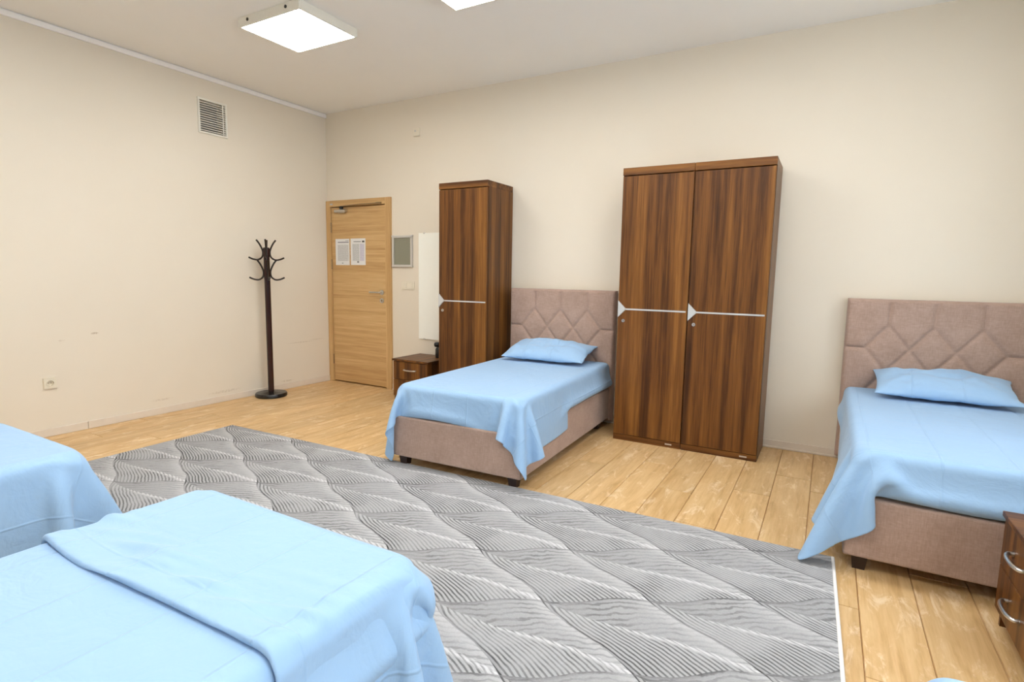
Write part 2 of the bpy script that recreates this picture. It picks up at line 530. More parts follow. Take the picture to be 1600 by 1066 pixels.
# ------------------------------------------------------------------ room shell
T = 0.12
DX0, DX1, DZ = 0.05, 0.90, 2.045          # door opening in the back wall
def wall(name, boxes):
    bm = bmesh.new()
    for b_ in boxes: bm_box(bm, *b_)
    return struct(finish(name, bm, MAT['wall']))
fl = struct(box('floor', MAT['seam'], None, -T, XR + T, YF - T, T, -0.10, -0.006))
struct(box('ceiling', MAT['ceiling'], None, -T, XR + T, YF - T, T, H, H + .1))
VY0, VY1, VZ0, VZ1 = -1.352 - .124, -1.352 + .124, 2.700 - .139, 2.700 + .139    # ventilation opening
wall('wall_left', [(-T, 0, YF, VY0, -0.006, H), (-T, 0, VY1, 0, -0.006, H), (-T, 0, VY0, VY1, -0.006, VZ0), (-T, 0, VY0, VY1, VZ1, H)])
zl, zh = WIN[0][2], WIN[0][3]
wall('wall_right', [(XR, XR + T, YF, 0, -0.006, zl), (XR, XR + T, YF, 0, zh, H), (XR, XR + T, YF, WIN[0][0], zl, zh),
                    (XR, XR + T, WIN[0][1], WIN[1][0], zl, zh), (XR, XR + T, WIN[1][1], WIN[2][0], zl, zh), (XR, XR + T, WIN[2][1], 0, zl, zh)])
for wi, (wy0, wy1, wz0, wz1) in enumerate(WIN):
    wn = struct(empty('window_%d' % (wi + 1), (XR, 0, 0)), 'white casement window in the right wall')
    ym = (wy0 + wy1) / 2
    fw = .045
    bm = bmesh.new()
    for b_ in ((.03, .09, wy0, wy1, wz0, wz0 + fw), (.03, .09, wy0, wy1, wz1 - fw, wz1), (.03, .09, wy0, wy0 + fw, wz0 + fw, wz1 - fw),
               (.03, .09, wy1 - fw, wy1, wz0 + fw, wz1 - fw), (.03, .09, ym - fw / 2, ym + fw / 2, wz0 + fw, wz1 - fw)):
        bm_box(bm, *b_, .003, 1)
    finish('window_frame', bm, MAT['white'], wn)
    for a_, c_ in ((wy0 + fw, ym - fw / 2), (ym + fw / 2, wy1 - fw)):
        box('pane', MAT['pane'], wn, .058, .062, a_, c_, wz0 + fw, wz1 - fw)
    box('window_sill', MAT['white'], wn, -.06, .03, wy0 - .03, wy1 + .03, wz0 - .022, wz0, .004, 2)
wall('wall_front', [(-T, XR + T, YF - T, YF, -0.006, H)])
wall('wall_back', [(-T, DX0, 0, T, -0.006, H), (DX1, XR + T, 0, T, -0.006, H), (DX0, DX1, 0, T, DZ, H)])

# planks run from the back wall towards the camera
random.seed(3)
PW, PL = 0.207, 1.29
plank_mesh = {}
def plank(x0, x1, y0, y1):
    key = (round(x1 - x0, 4), round(y1 - y0, 4))
    if key not in plank_mesh:
        bm = bmesh.new()
        g = 0.0008
        w, l = key
        vs = [bm.verts.new(p) for p in ((g, g, -.006), (w - g, g, -.006), (w - g, l - g, -.006), (g, l - g, -.006))]
        c = 0.0022
        vt = [bm.verts.new(p) for p in ((g + c, g + c, 0), (w - g - c, g + c, 0), (w - g - c, l - g - c, 0), (g + c, l - g - c, 0))]
        bm.faces.new(vt)
        for i in range(4): bm.faces.new((vs[i], vs[(i + 1) % 4], vt[(i + 1) % 4], vt[i]))
        bmesh.ops.recalc_face_normals(bm, faces=bm.faces)
        me = bpy.data.meshes.new('plank'); bm.to_mesh(me); bm.free()
        me.materials.append(MAT['floor'])
        plank_mesh[key] = me
    o = bpy.data.objects.new('plank', plank_mesh[key])
    COL.objects.link(o); o.parent = fl; o.location = (x0, y0, 0)
X0 = 4.70 - 23 * PW
k = 0
x = X0
while x < XR:
    xa, xb = max(x, 0), min(x + PW, XR)
    if xb - xa > .02:
        y = 0 + [0.43, 0.0, 0.86, 0.21, 0.64][k % 5]
        while y > YF:
            y1, y0 = min(y, 0), max(y - PL, YF)
            if y1 - y0 > .01: plank(xa, xb, y0, y1)
            y -= PL
    x += PW; k += 1

def skirting(name, boxes):
    bm = bmesh.new()
    for b_ in boxes: bm_box(bm, *b_, .003, 1)
    return struct(finish(name, bm, MAT['base']))
SKH = 0.062
skirting('baseboard_left', [(0, .012, -2.528, -.015, 0, SKH), (0, .012, YF + .012, -2.532, 0, SKH)])
skirting('baseboard_back', [(.982, XR, -.012, 0, 0, SKH), (.982, XR, -.020, -.012, 0, .016)])
skirting('baseboard_right', [(XR - .012, XR, YF + .012, -.022, 0, SKH)])
skirting('baseboard_front', [(0, XR, YF, YF + .012, 0, SKH)])

# cable trunking in the angle of left wall and ceiling
bm = bmesh.new()
bm_box(bm, 0, .020, YF, 0, H - .046, H - .009, .003, 1)
bm_box(bm, 0, .006, YF, 0, H - .009, H)
struct(finish('trim_1', bm, MAT['rail']), 'slim pale trunking along the top of the left wall')

# ------------------------------------------------------------------ door
door = struct(empty('door_1', (0, 0, 0)), 'oak veneered door with matching frame')
box('frame_post', MAT['oak_v'], door, .003, .068, -.026, .06, 0, 2.10, .002, 1)
box('frame_post', MAT['oak_v'], door, .902, .980, -.026, .06, 0, 2.10, .002, 1)
box('frame_head', MAT['oak'], door, .068, .902, -.026, .06, 2.03, 2.10, .002, 1)
leaf = box('door_leaf', MAT['oak'], door, .074, .897, -.008, .034, .016, 2.022, .002, 1)
bm = bmesh.new()
for b_ in ((.05, .100, .036, .06, 0, 2.045), (.870, .902, .036, .06, 0, 2.045), (.100, .870, .036, .06, 1.99, 2.045)): bm_box(bm, *b_)
finish('door_stop', bm, MAT['oak_v'], door)  # unseen strips added behind the leaf to block sky light at its edges
bm = bmesh.new()
bm_box(bm, .050, .902, 0, .10, -.006, .001)
bm_box(bm, .068, .902, .034, .06, .001, .028)  # lip added behind the leaf to shut out light from under it
finish('threshold', bm, MAT['oak'], door)
for hz in (1.80, 1.38, .27):
    bm = bmesh.new()
    bm_cyl(bm, (.071, -.016, hz - .05), (0, 0, 1), .007, .10, 10)
    for dz in (-.056, .05): bm_cyl(bm, (.071, -.016, hz + dz), (0, 0, 1), .009, .006, 10)
    finish('hinge', bm, MAT['brass'], door, smooth=True, angle=.6)
h_ = empty('door_handle', (.838, -.008, 1.075)); h_.parent = door
bm = bmesh.new()
bm_cyl(bm, (0, 0, 0), (0, -1, 0), .027, .010, 24)
finish('rose', bm, MAT['metal'], h_, smooth=True, angle=.6)
bm = bmesh.new()
bm_tube(bm, spline([(0, 0, 0), (0, -.035, 0), (-.012, -.047, 0), (-.05, -.05, 0), (-.145, -.048, 0)], 5), .009, 12)
finish('lever', bm, MAT['metal'], h_, smooth=True, angle=.9)
k_ = empty('lock_escutcheon', (.838, -.008, .985)); k_.parent = door
bm = bmesh.new()
bm_cyl(bm, (0, 0, 0), (0, -1, 0), .027, .009, 24)
finish('lock_rose', bm, MAT['metal'], k_, smooth=True, angle=.6)
bm = bmesh.new()
bm_cyl(bm, (0, -.008, .003), (0, -1, 0), .009, .004, 14); bm_box(bm, -.003, .003, -.012, -.008, -.016, .002)
finish('keyhole', bm, MAT['brass'], k_)
# hydraulic closer at the top of the leaf
cl = empty('door_closer', (.25, -.008, 1.985)); cl.parent = door
bm = bmesh.new()
bm_cyl(bm, (-.085, -.030, -.006), (1, 0, 0), .019, .17, 18)
bm_box(bm, -.05, .05, -.028, 0, -.028, .014, .004)
finish('closer_body', bm, MAT['metal'], cl, smooth=True, angle=.6)
bm = bmesh.new()
bm_box(bm, .0, .04, -.05, -.02, .012, .045, .006)
finish('closer_spindle', bm, MAT['black'], cl)
bm = bmesh.new()
bm_tube(bm, [(.02, -.04, .043), (.30, -.052, .050), (.575, -.026, .056)], .0065, 8)
bm_box(bm, .53, .61, -.03, -.014, .048, .068, .003)
finish('closer_arm', bm, MAT['brass'], cl, smooth=True, angle=.6)
box('number_tag', MAT['silver'], door, .075, .115, -.029, -.026, 2.052, 2.068, .001, 1)

# printed sheets taped to the door
n1 = box('paper_notice', MAT['note_a'], None, .132, .352, -.0098, -.0082, 1.372, 1.668)
tag(n1, 'printed notice sheet with a plain dark heading line, nearer the door hinges', 'notice')
n2 = box('paper_notice', MAT['note_b'], None, .372, .598, -.0098, -.0082, 1.374, 1.670)
tag(n2, 'printed sheet with lilac column and black square in its heading, on the door', 'notice')

# ------------------------------------------------------------------ things on the walls
# framed grey board beside the door
t = tag(empty('notice_board', (1.134, 0, 1.523)), 'small grey board in a silver frame on the wall beside the door', 'notice board')
bm = bmesh.new()
w_, h2 = .139, .166
for b_ in ((-w_, w_, -.022, 0, h2 - .024, h2), (-w_, w_, -.022, 0, -h2, -h2 + .024), (-w_, -w_ + .024, -.022, 0, -h2 + .024, h2 - .024), (w_ - .024, w_, -.022, 0, -h2 + .024, h2 - .024)):
    bm_box(bm, *b_, .003, 2)
finish('board_frame', bm, MAT['alu'], t)
box('board_surface', MAT['greyfelt'], t, -w_ + .022, w_ - .022, -.010, 0, -h2 + .022, h2 - .022)
for sx in (-1, 1):
    for sz in (-1, 1):
        box('corner_cap', MAT['metal'], t, sx * w_ - .012 * (sx > 0) - .004, sx * w_ + .012 * (sx < 0) + .004, -.024, 0,
            sz * h2 - .012 * (sz > 0) - .004, sz * h2 + .012 * (sz < 0) + .004, .003)

# tall white panel hung between switch and wardrobe
t = tag(empty('wall_panel', (1.63, 0, 1.155)), 'tall narrow white panel hung behind the single wardrobe', 'wall panel')
box('panel_sheet', MAT['whitepanel'], t, -.275, .275, -.014, -.002, -.555, .555, .002, 1)
bm = bmesh.new()
for sx in (-.2, .2):
    for sz in (-.56, .545): bm_box(bm, sx - .012, sx + .012, -.018, 0, sz, sz + .015, .002, 1)
finish('panel_clip', bm, MAT['alu'], t)

t = tag(empty('light_switch', (1.203, 0, 1.160)), 'cream double light switch below the grey board', 'light switch')
box('switch_plate', MAT['ivory'], t, -.088, .088, -.010, 0, -.044, .044, .003, 2)
for sx in (-.042, .042):
    bm = bmesh.new(); bm_box(bm, sx - .030, sx + .030, -.015, -.009, -.029, .029, .002, 1)
    finish('rocker', bm, MAT['ivory'], t)

t = tag(empty('power_socket', (0, -2.758, .412)), 'cream power socket low on the left wall', 'socket')
bm = bmesh.new()
nq, hw_, rw_ = 32, .042, .0212
ci, so_, sb = [], [], []
for q in range(nq):
    a = 2 * PI * q / nq
    c, d = math.cos(a), math.sin(a)
    k = hw_ / max(abs(c), abs(d))
    ci.append(bm.verts.new((.016, rw_ * c, rw_ * d)))
    so_.append(bm.verts.new((.016, k * c * .955, k * d * .955)))
    sb.append(bm.verts.new((0, k * c, k * d)))
for q in range(nq):
    p = (q + 1) % nq
    bm.faces.new((ci[q], ci[p], so_[p], so_[q])); bm.faces.new((so_[q], so_[p], sb[p], sb[q]))
finish('socket_plate', bm, MAT['ivory'], t)
bm = bmesh.new()
bm_lathe(bm, [(.0205, -.001), (.0215, .004), (.027, .004), (.028, 0)], n=26)
for v in bm.verts: v.co = Vector((.0155 + v.co.z, v.co.y, v.co.x))
finish('socket_ring', bm, MAT['ivory'], t, smooth=True, angle=.5)
bm = bmesh.new()
bm_lathe(bm, [(0, .0015), (.0212, .0015), (.0212, .016)], n=32)
for v in bm.verts: v.co = Vector((v.co.z, v.co.y, v.co.x))
finish('socket_well', bm, MAT['ivory'], t, smooth=True, angle=.6)
bm = bmesh.new()
for sy in (-.0095, .0095): bm_cyl(bm, (.0014, sy, 0), (1, 0, 0), .0035, .0012, 10)
finish('pin_hole', bm, MAT['brass'], t)

t = tag(empty('wall_sensor', (1.333, 0, 2.73)), 'small square detector high on the back wall above the door side', 'detector')
box('sensor_case', MAT['ivory'], t, -.040, .040, -.022, 0, -.040, .040, .006, 2)
bm = bmesh.new(); bm_cyl(bm, (-.008, -.021, .010), (0, -1, 0), .011, .005, 16)
finish('sensor_lens', bm, MAT['alu'], t)

# ventilation grille on the left wall
t = tag(empty('vent_grille', (0, -1.352, 2.700)), 'white framed ventilation grille with grey louvres high on the left wall', 'vent')
bm = bmesh.new()
vw, vh, fr = .142, .157, .018
for b_ in ((0, .014, -vw, vw, vh - fr, vh), (0, .014, -vw, vw, -vh, -vh + fr), (0, .014, -vw, -vw + fr, -vh + fr, vh - fr), (0, .014, vw - fr, vw, -vh + fr, vh - fr)):
    bm_box(bm, *b_, .002, 1)
finish('vent_frame', bm, MAT['white'], t)
box('vent_backing', MAT['duct'], t, -.128, -.120, -vw, vw, -vh, vh)
ns = 13
sm = None
for i in range(ns):
    z = -vh + fr + .012 + i * (2 * vh - 2 * fr - .030) / (ns - 1)
    if sm is None:
        bm = bmesh.new()
        vs = [bm.verts.new(p) for p in ((.002, -vw + fr, .006), (.013, -vw + fr, -.005), (.013, vw - fr, -.005), (.002, vw - fr, .006),
                                        (.002, -vw + fr, .0075), (.013, -vw + fr, -.0035), (.013, vw - fr, -.0035), (.002, vw - fr, .0075))]
        for f in ((0, 1, 2, 3), (4, 5, 6, 7), (0, 1, 5, 4), (2, 3, 7, 6), (1, 2, 6, 5), (3, 0, 4, 7)): bm.faces.new([vs[j] for j in f])
        so = finish('louvre', bm, MAT['ventslat'], t); sm = so.data; so.location = (0, 0, z)
    else:
        link('louvre', sm, None, t, (0, 0, z))
box('louvre_bar', MAT['ventslat'], t, .012, .0145, vw - fr - .032, vw - fr - .022, -vh + fr, vh - fr)

# ------------------------------------------------------------------ ceiling lights
def ceiling_light(loc, label, off=''):
    t = tag(empty('ceiling_light' + off, loc), label, 'ceiling light', 'square ceiling light panels')
    hx, hy, d, lip = .318, .262, .062, .016
    bm = bmesh.new()
    for b_ in ((-hx, hx, -hy, -hy + lip, -d, 0), (-hx, hx, hy - lip, hy, -d, 0), (-hx, -hx + lip, -hy + lip, hy - lip, -d, 0), (hx - lip, hx, -hy + lip, hy - lip, -d, 0)):
        bm_box(bm, *b_, .002, 1)
    finish('lamp_housing', bm, MAT['white'], t)
    box('lamp_diffuser' + off, MAT['lamp'], t, -hx + lip, hx - lip, -hy + lip, hy - lip, -d + .003, -d + .006)
    for sx in (-.21, .19):
        bm = bmesh.new(); bm_cyl(bm, (sx, -hy, -.028), (0, -1, 0), .011, .004, 12)
        finish('screw', bm, MAT['ventdark'], t)
    return t
LX, LY = (1.655, 3.17, 4.685), (-1.722, -3.95)
LLAB = {(0, 0): 'lit square ceiling panel closest to the vent grille and door corner',
        (1, 0): 'lit square ceiling panel above the bed beside the single wardrobe',
        (2, 0): 'lit square ceiling panel above the floor before the double wardrobe',
        (0, 1): 'lit square ceiling panel above the two beds by the left wall',
        (1, 1): 'lit square ceiling panel above the bed with the turned sheet',
        (2, 1): 'lit square ceiling panel above the aisle between the near beds'}
LOFF = {(2, 0): '_wardrobe_offscreen', (0, 1): '_two_beds_offscreen', (1, 1): '_folded_sheet_offscreen', (2, 1): '_aisle_offscreen'}
for i, lx in enumerate(LX):
    for j, ly in enumerate(LY):
        ceiling_light((lx, ly, H), LLAB[(i, j)], LOFF.get((i, j), ''))

# ------------------------------------------------------------------ rug
RA = math.radians(1.6)
rug = tag(empty('rug', (.878, -1.861, 0), RA), 'large grey rug with pale leaf-shaped lozenges and white side binding', 'rug')
RL, RWD = 4.358, 1.66
bm = bmesh.new()
nx, ny = 60, 24
gv = [[bm.verts.new((RL * i / nx, -RWD * j / ny, .009)) for j in range(ny + 1)] for i in range(nx + 1)]
for i in range(nx):
    for j in range(ny): bm.faces.new((gv[i][j], gv[i][j + 1], gv[i + 1][j + 1], gv[i + 1][j]))
lo = {}
ring = [(i, 0) for i in range(nx)] + [(nx, j) for j in range(ny)] + [(i, ny) for i in range(nx, 0, -1)] + [(0, j) for j in range(ny, 0, -1)]
lw = [bm.verts.new((gv[i][j].co.x, gv[i][j].co.y, .0005)) for i, j in ring]
for q in range(len(ring)):
    a, b_ = ring[q], ring[(q + 1) % len(ring)]
    bm.faces.new((gv[a[0]][a[1]], gv[b_[0]][b_[1]], lw[(q + 1) % len(ring)], lw[q]))
finish('rug_pile', bm, MAT['rug'], rug)
for xs in (RL - .010,):
    box('binding', MAT['bind'], rug, xs, xs + .014, -RWD, 0, 0, .0115, .003, 1)

# ------------------------------------------------------------------ wardrobes
def locker(parent, x0, x1, d, h, tags=True):
    """one locker column: carcass, cornice, plinth, door with its handle strip"""
    sd = .017
    bm = bmesh.new()
    bm_box(bm, x0, x0 + sd, -d + .019, 0, .0, h - .055)
    bm_box(bm, x1 - sd, x1, -d + .019, 0, .0, h - .055)
    bm_box(bm, x0 + sd, x1 - sd, -.006, 0, .05, h - .055)
    bm_box(bm, x0 + sd, x1 - sd, -d + .019, 0, .05, .066)
    finish('carcass', bm, MAT['walnut'], parent)
    box('cornice', MAT['walnut_h'], parent, x0, x1, -d, 0, h - .055, h, .002, 1)
    pl = box('plinth', MAT['walnut_h'], parent, x0 + .001, x1 - .001, -d + .004, -d + .019, 0, .046, .001, 1)
    if tags: box('maker_tag', MAT['sticker'], pl, x1 - .115, x1 - .065, -d + .002, -d + .004, .020, .030)
    zt, zb, zs = h - .062, .050, 1.045
    dr = box('door', MAT['walnut'], parent, x0 + .003, x1 - .003, -d, -d + .018, zb, zt, .0015, 1)
    box('silver_strip', MAT['silver'], dr, x0 + .045, x1 - .012, -d - .0035, -d, zs - .006, zs + .006, .001, 1)
    bm = bmesh.new()
    pts = [(x0 + .004, zs - .064), (x0 + .004, zs + .064), (x0 + .060, zs + .006), (x0 + .060, zs - .006)]
    fr = [bm.verts.new((p[0], -d - .010, p[1])) for p in pts]
    bk = [bm.verts.new((p[0] + (.003 if i > 1 else 0), -d, p[1])) for i, p in enumerate(pts)]
    bm.faces.new(fr); bm.faces.new(bk[::-1])
    for i in range(4): bm.faces.new((fr[i], fr[(i + 1) % 4], bk[(i + 1) % 4], bk[i]))
    finish('arrow_handle', bm, MAT['silver'], dr)
    bm = bmesh.new(); bm_cyl(bm, (x0 + .048, -d, .955), (0, -1, 0), .0125, .008, 18)
    lk = finish('lock', bm, MAT['metal'], dr, smooth=True, angle=.6)
    bm = bmesh.new(); bm_box(bm, x0 + .0465, x0 + .0495, -d - .0095, -d - .008, .949, .961)
    finish('lock_slot', bm, MAT['brass'], lk)

WD, WH = .440, 2.112
t = tag(empty('wardrobe', (3.70, -.015, 0)), 'double walnut wardrobe with two doors between the two beds', 'wardrobe')
locker(t, 0, .531, WD, WH); locker(t, .533, 1.064, WD, WH)
t = tag(empty('wardrobe', (1.955, -.015, 0)), 'narrow single-door walnut wardrobe beside the white wall panel', 'wardrobe')
locker(t, 0, .53, WD, WH, False)

# ------------------------------------------------------------------ bedside cabinets
def nightstand(loc, rz, label):
    t = tag(empty('nightstand', loc, rz), label, 'nightstand')
    w, d, h = .435, .435, .445
    bm = bmesh.new()
    bm_box(bm, -w / 2, -w / 2 + .016, -d + .018, 0, .0, h - .02)
    bm_box(bm, w / 2 - .016, w / 2, -d + .018, 0, .0, h - .02)
    bm_box(bm, -w / 2 + .016, w / 2 - .016, -.008, 0, .06, h - .02)
    bm_box(bm, -w / 2 + .016, w / 2 - .016, -d + .03, -.008, .06, .075)
    finish('body', bm, MAT['walnut'], t)
    box('cabinet_top', MAT['walnut_y'], t, -w / 2 - .010, w / 2 + .010, -d - .008, 0, h - .02, h, .003, 2)
    box('plinth', MAT['walnut_h'], t, -w / 2 + .016, w / 2 - .016, -d + .045, -d + .06, 0, .06)
    for z0, z1 in ((.070, .240), (.244, .421)):
        dr = box('drawer', MAT['walnut'], t, -w / 2 + .002, w / 2 - .002, -d, -d + .018, z0, z1, .002, 1)
        zc = (z0 + z1) / 2 + .010
        bm = bmesh.new()
        bm_tube(bm, spline([(-.070, -d, zc), (-.066, -d - .018, zc), (-.03, -d - .030, zc), (.03, -d - .030, zc), (.066, -d - .018, zc), (.070, -d, zc)], 6),
                [.0075] * 31, 10)
        finish('handle', bm, MAT['metal'], dr, smooth=True, angle=.9)
    return t
nightstand((1.608, -.022, 0), 0, 'two-drawer walnut nightstand between the door and the single wardrobe')
nightstand((6.198, -2.195, 0), -PI / 2, 'two-drawer walnut nightstand standing sideways before the foot of a bed')

# black bottle half hidden on the nightstand
t = tag(empty('bottle', (1.735, -.15, .445)), 'small black bottle with rounded cap on the nightstand by the door', 'bottle')
bm = bmesh.new()
bm_lathe(bm, [(0, 0), (.040, 0), (.043, .004), (.043, .085), (.036, .100), (.022, .108), (.022, .116), (0, .116)], n=24)
finish('bottle_body', bm, MAT['black'], t, smooth=True, angle=.8)
bm = bmesh.new()
bm_lathe(bm, [(0, .108), (.030, .110), (.038, .122), (.040, .136), (.034, .150), (.018, .158), (0, .160)], (-.022, 0, 0), n=24)
finish('cap', bm, MAT['black'], t, smooth=True, angle=.8)

# ------------------------------------------------------------------ coat rack
t = tag(empty('coat_rack', (.172, -.955, 0)), 'dark wooden coat rack with curved hooks and round black base', 'coat rack')
bm = bmesh.new()
bm_lathe(bm, [(0, 0), (.148, 0), (.155, .006), (.155, .030), (.147, .040), (.05, .044), (.034, .052), (0, .052)], n=48)
finish('base', bm, MAT['rackbase'], t, smooth=True, angle=.7)
bm = bmesh.new()
bm_lathe(bm, [(0, .050), (.0285, .050), (.0285, 1.43), (.031, 1.44), (.031, 1.515), (.026, 1.524), (0, 1.526)], n=28)
finish('pole', bm, MAT['rack'], t, smooth=True, angle=.6)
hk = None
for tier, (zc, a0) in enumerate(((1.481, 49), (1.281, 62))):
    for q in range(4):
        a = math.radians(a0 + 90 * q)
        if hk is None:
            bm = bmesh.new()
            bm_tube(bm, spline([(.090, 0, .119), (.062, 0, .078), (.036, 0, .018), (.033, 0, -.026), (.046, 0, -.058), (.080, 0, -.079), (.125, 0, -.074), (.165, 0, -.056)], 6), .0085, 10)
            ho = finish('hook', bm, MAT['rackmetal'], t, smooth=True, angle=.9); hk = ho.data
        else:
            ho = link('hook', hk, None, t)
        ho.location = (0, 0, zc); ho.rotation_euler = (0, 0, a)

# ------------------------------------------------------------------ beds
BW, BL = .970, 1.795            # base width, overall length incl. headboard
HBW, HBH, HBT = 1.005, 1.172, .082
MZ0, MZ1 = .345, .548           # mattress
MHW = .472                      # half width of the mattress
MY0, MY1 = -HBT - .004, -1.775  # head and foot end of the mattress

def headboard_mesh():
    segs = []
    px, pz = .2525, .16
    row = {0: [-1, 0, 1], 1: [-1.5, -.5, .5, 1.5], 2: [-1, 0, 1], 3: [-1.5, -.5, .5, 1.5]}
    zr = {0: .992, 1: .832, 2: .672, 3: .512}
    for kx in row[0]: segs.append((kx * px, 1.14, kx * px, zr[0]))
    for r in range(3):
        for a in row[r]:
            for b_ in row[r + 1]:
                if abs(abs(a - b_) - .5) < .01: segs.append((a * px, zr[r], b_ * px, zr[r + 1]))
    for s in (-1, 1):
        segs.append((s * .5, zr[1], s * 1.5 * px, zr[1]))
    n, m = 110, 128
    xs = np.linspace(-HBW / 2, HBW / 2, n); zs = np.linspace(.04, HBH, m)
    X, Z = np.meshgrid(xs, zs, indexing='ij')
    D = np.full(X.shape, 9.0)
    for (xa, za, xb, zb) in segs:
        d = np.array([xb - xa, zb - za]); L2 = d @ d
        tt = np.clip(((X - xa) * d[0] + (Z - za) * d[1]) / L2, 0, 1)
        D = np.minimum(D, np.hypot(X - xa - tt * d[0], Z - za - tt * d[1]))
    groove = np.exp(-(D / .010) ** 2) * .012 + np.exp(-(D / .035) ** 2) * .006
    e = np.minimum(np.minimum(X + HBW / 2, HBW / 2 - X), np.minimum(HBH - Z, (Z - .04)))
    R = .022
    rr = np.clip(e / R, 0, 1)
    Y = -(HBT - R) - R * np.sqrt(np.clip(1 - (1 - rr) ** 2, 0, 1)) + groove
    P = np.stack([X, Y, Z], -1)
    # wrap to the back: extra ring at y = 0
    bm = bmesh.new()
    V = [[bm.verts.new(P[i, j]) for j in range(m)] for i in range(n)]
    for i in range(n - 1):
        for j in range(m - 1): bm.faces.new((V[i][j], V[i + 1][j], V[i + 1][j + 1], V[i][j + 1]))
    ring = [(i, 0) for i in range(n - 1)] + [(n - 1, j) for j in range(m - 1)] + [(i, m - 1) for i in range(n - 1, 0, -1)] + [(0, j) for j in range(m - 1, 0, -1)]
    bk = [bm.verts.new((P[i, j, 0], 0, P[i, j, 2])) for i, j in ring]
    for q in range(len(ring)):
        a, b_ = ring[q], ring[(q + 1) % len(ring)]
        bm.faces.new((V[a[0]][a[1]], bk[q], bk[(q + 1) % len(ring)], V[b_[0]][b_[1]]))
    bm.faces.new(bk)
    bmesh.ops.recalc_face_normals(bm, faces=bm.faces)
    me = bpy.data.meshes.new('headboard'); bm.to_mesh(me); bm.free()
    me.shade_smooth(); me.set_sharp_from_angle(angle=.9)
    me.materials.append(MAT['fabric'])
    return me

def make_bed():
    t = empty('bed', (0, 0, 0))
    link('headboard', headboard_mesh(), None, t)
    box('base', MAT['fabric'], t, -BW / 2, BW / 2, -BL, -HBT - .001, .066, MZ0 - .004, .012, 3)
    for sx in (-1, 1):
        for yy in (-BL + .055, -.22):
            bm = bmesh.new()
            r = bmesh.ops.create_cone(bm, cap_ends=True, segments=4, radius1=.034, radius2=.046, depth=.068,
                                      matrix=Matrix.Translation((sx * (BW / 2 - .068), yy, .034)) @ Matrix.Rotation(PI / 4, 4, 'Z'))
            finish('leg', bm, MAT['legwood'], t)
    box('mattress', MAT['mattress'], t, -MHW + .016, MHW - .016, MY1 + .016, MY0, MZ0 - .004, MZ1 - .008, .045, 5)
    return t

bed1 = make_bed()
beds = [bed1] + [copy_tree(bed1) for _ in range(4)]
BED = [  # x, y of the headboard's back, rotation, label
    (3.045, -.040, math.radians(2.2), 'taupe upholstered bed between the single and the double wardrobe'),
    (5.748, -.022, 0.0, 'taupe upholstered bed right of the double wardrobe, quilted headboard to the wall'),
    (3.775, -5.325, PI, 'taupe bed under two overlapping blue sheets, headboard to the front wall'),
    (2.075, -5.345, PI, 'taupe bed under one blue sheet nearest the left wall'),
    (5.800, -5.110, PI, 'taupe bed across the aisle from the sideways nightstand'),
]
for o, (x_, y_, rz, lab) in zip(beds, BED):
    o.location = (x_, y_, 0); o.rotation_euler = (0, 0, rz)
    tag(o, lab, 'bed', 'single beds')

# ---- cloth: position-based sheet falling over mattress and base
def sdf_push(P, c, b, r, th):
    """push points out of a rounded box; returns the mask of touching points"""
    q0 = P - c
    q = np.abs(q0) - (b - r)
    qm = np.maximum(q, 0)
    ln = np.linalg.norm(qm, axis=1)
    out = ln > 1e-9
    d = np.where(out, ln, q.max(1)) - r
    hit = d < th
    n = np.zeros_like(P)
    n[out] = qm[out] / ln[out, None]
    ins = ~out
    n[ins, q[ins].argmax(1)] = 1.0
    n *= np.where(q0 < 0, -1, 1)
    P[hit] += n[hit] * (th - d[hit])[:, None]
    return hit

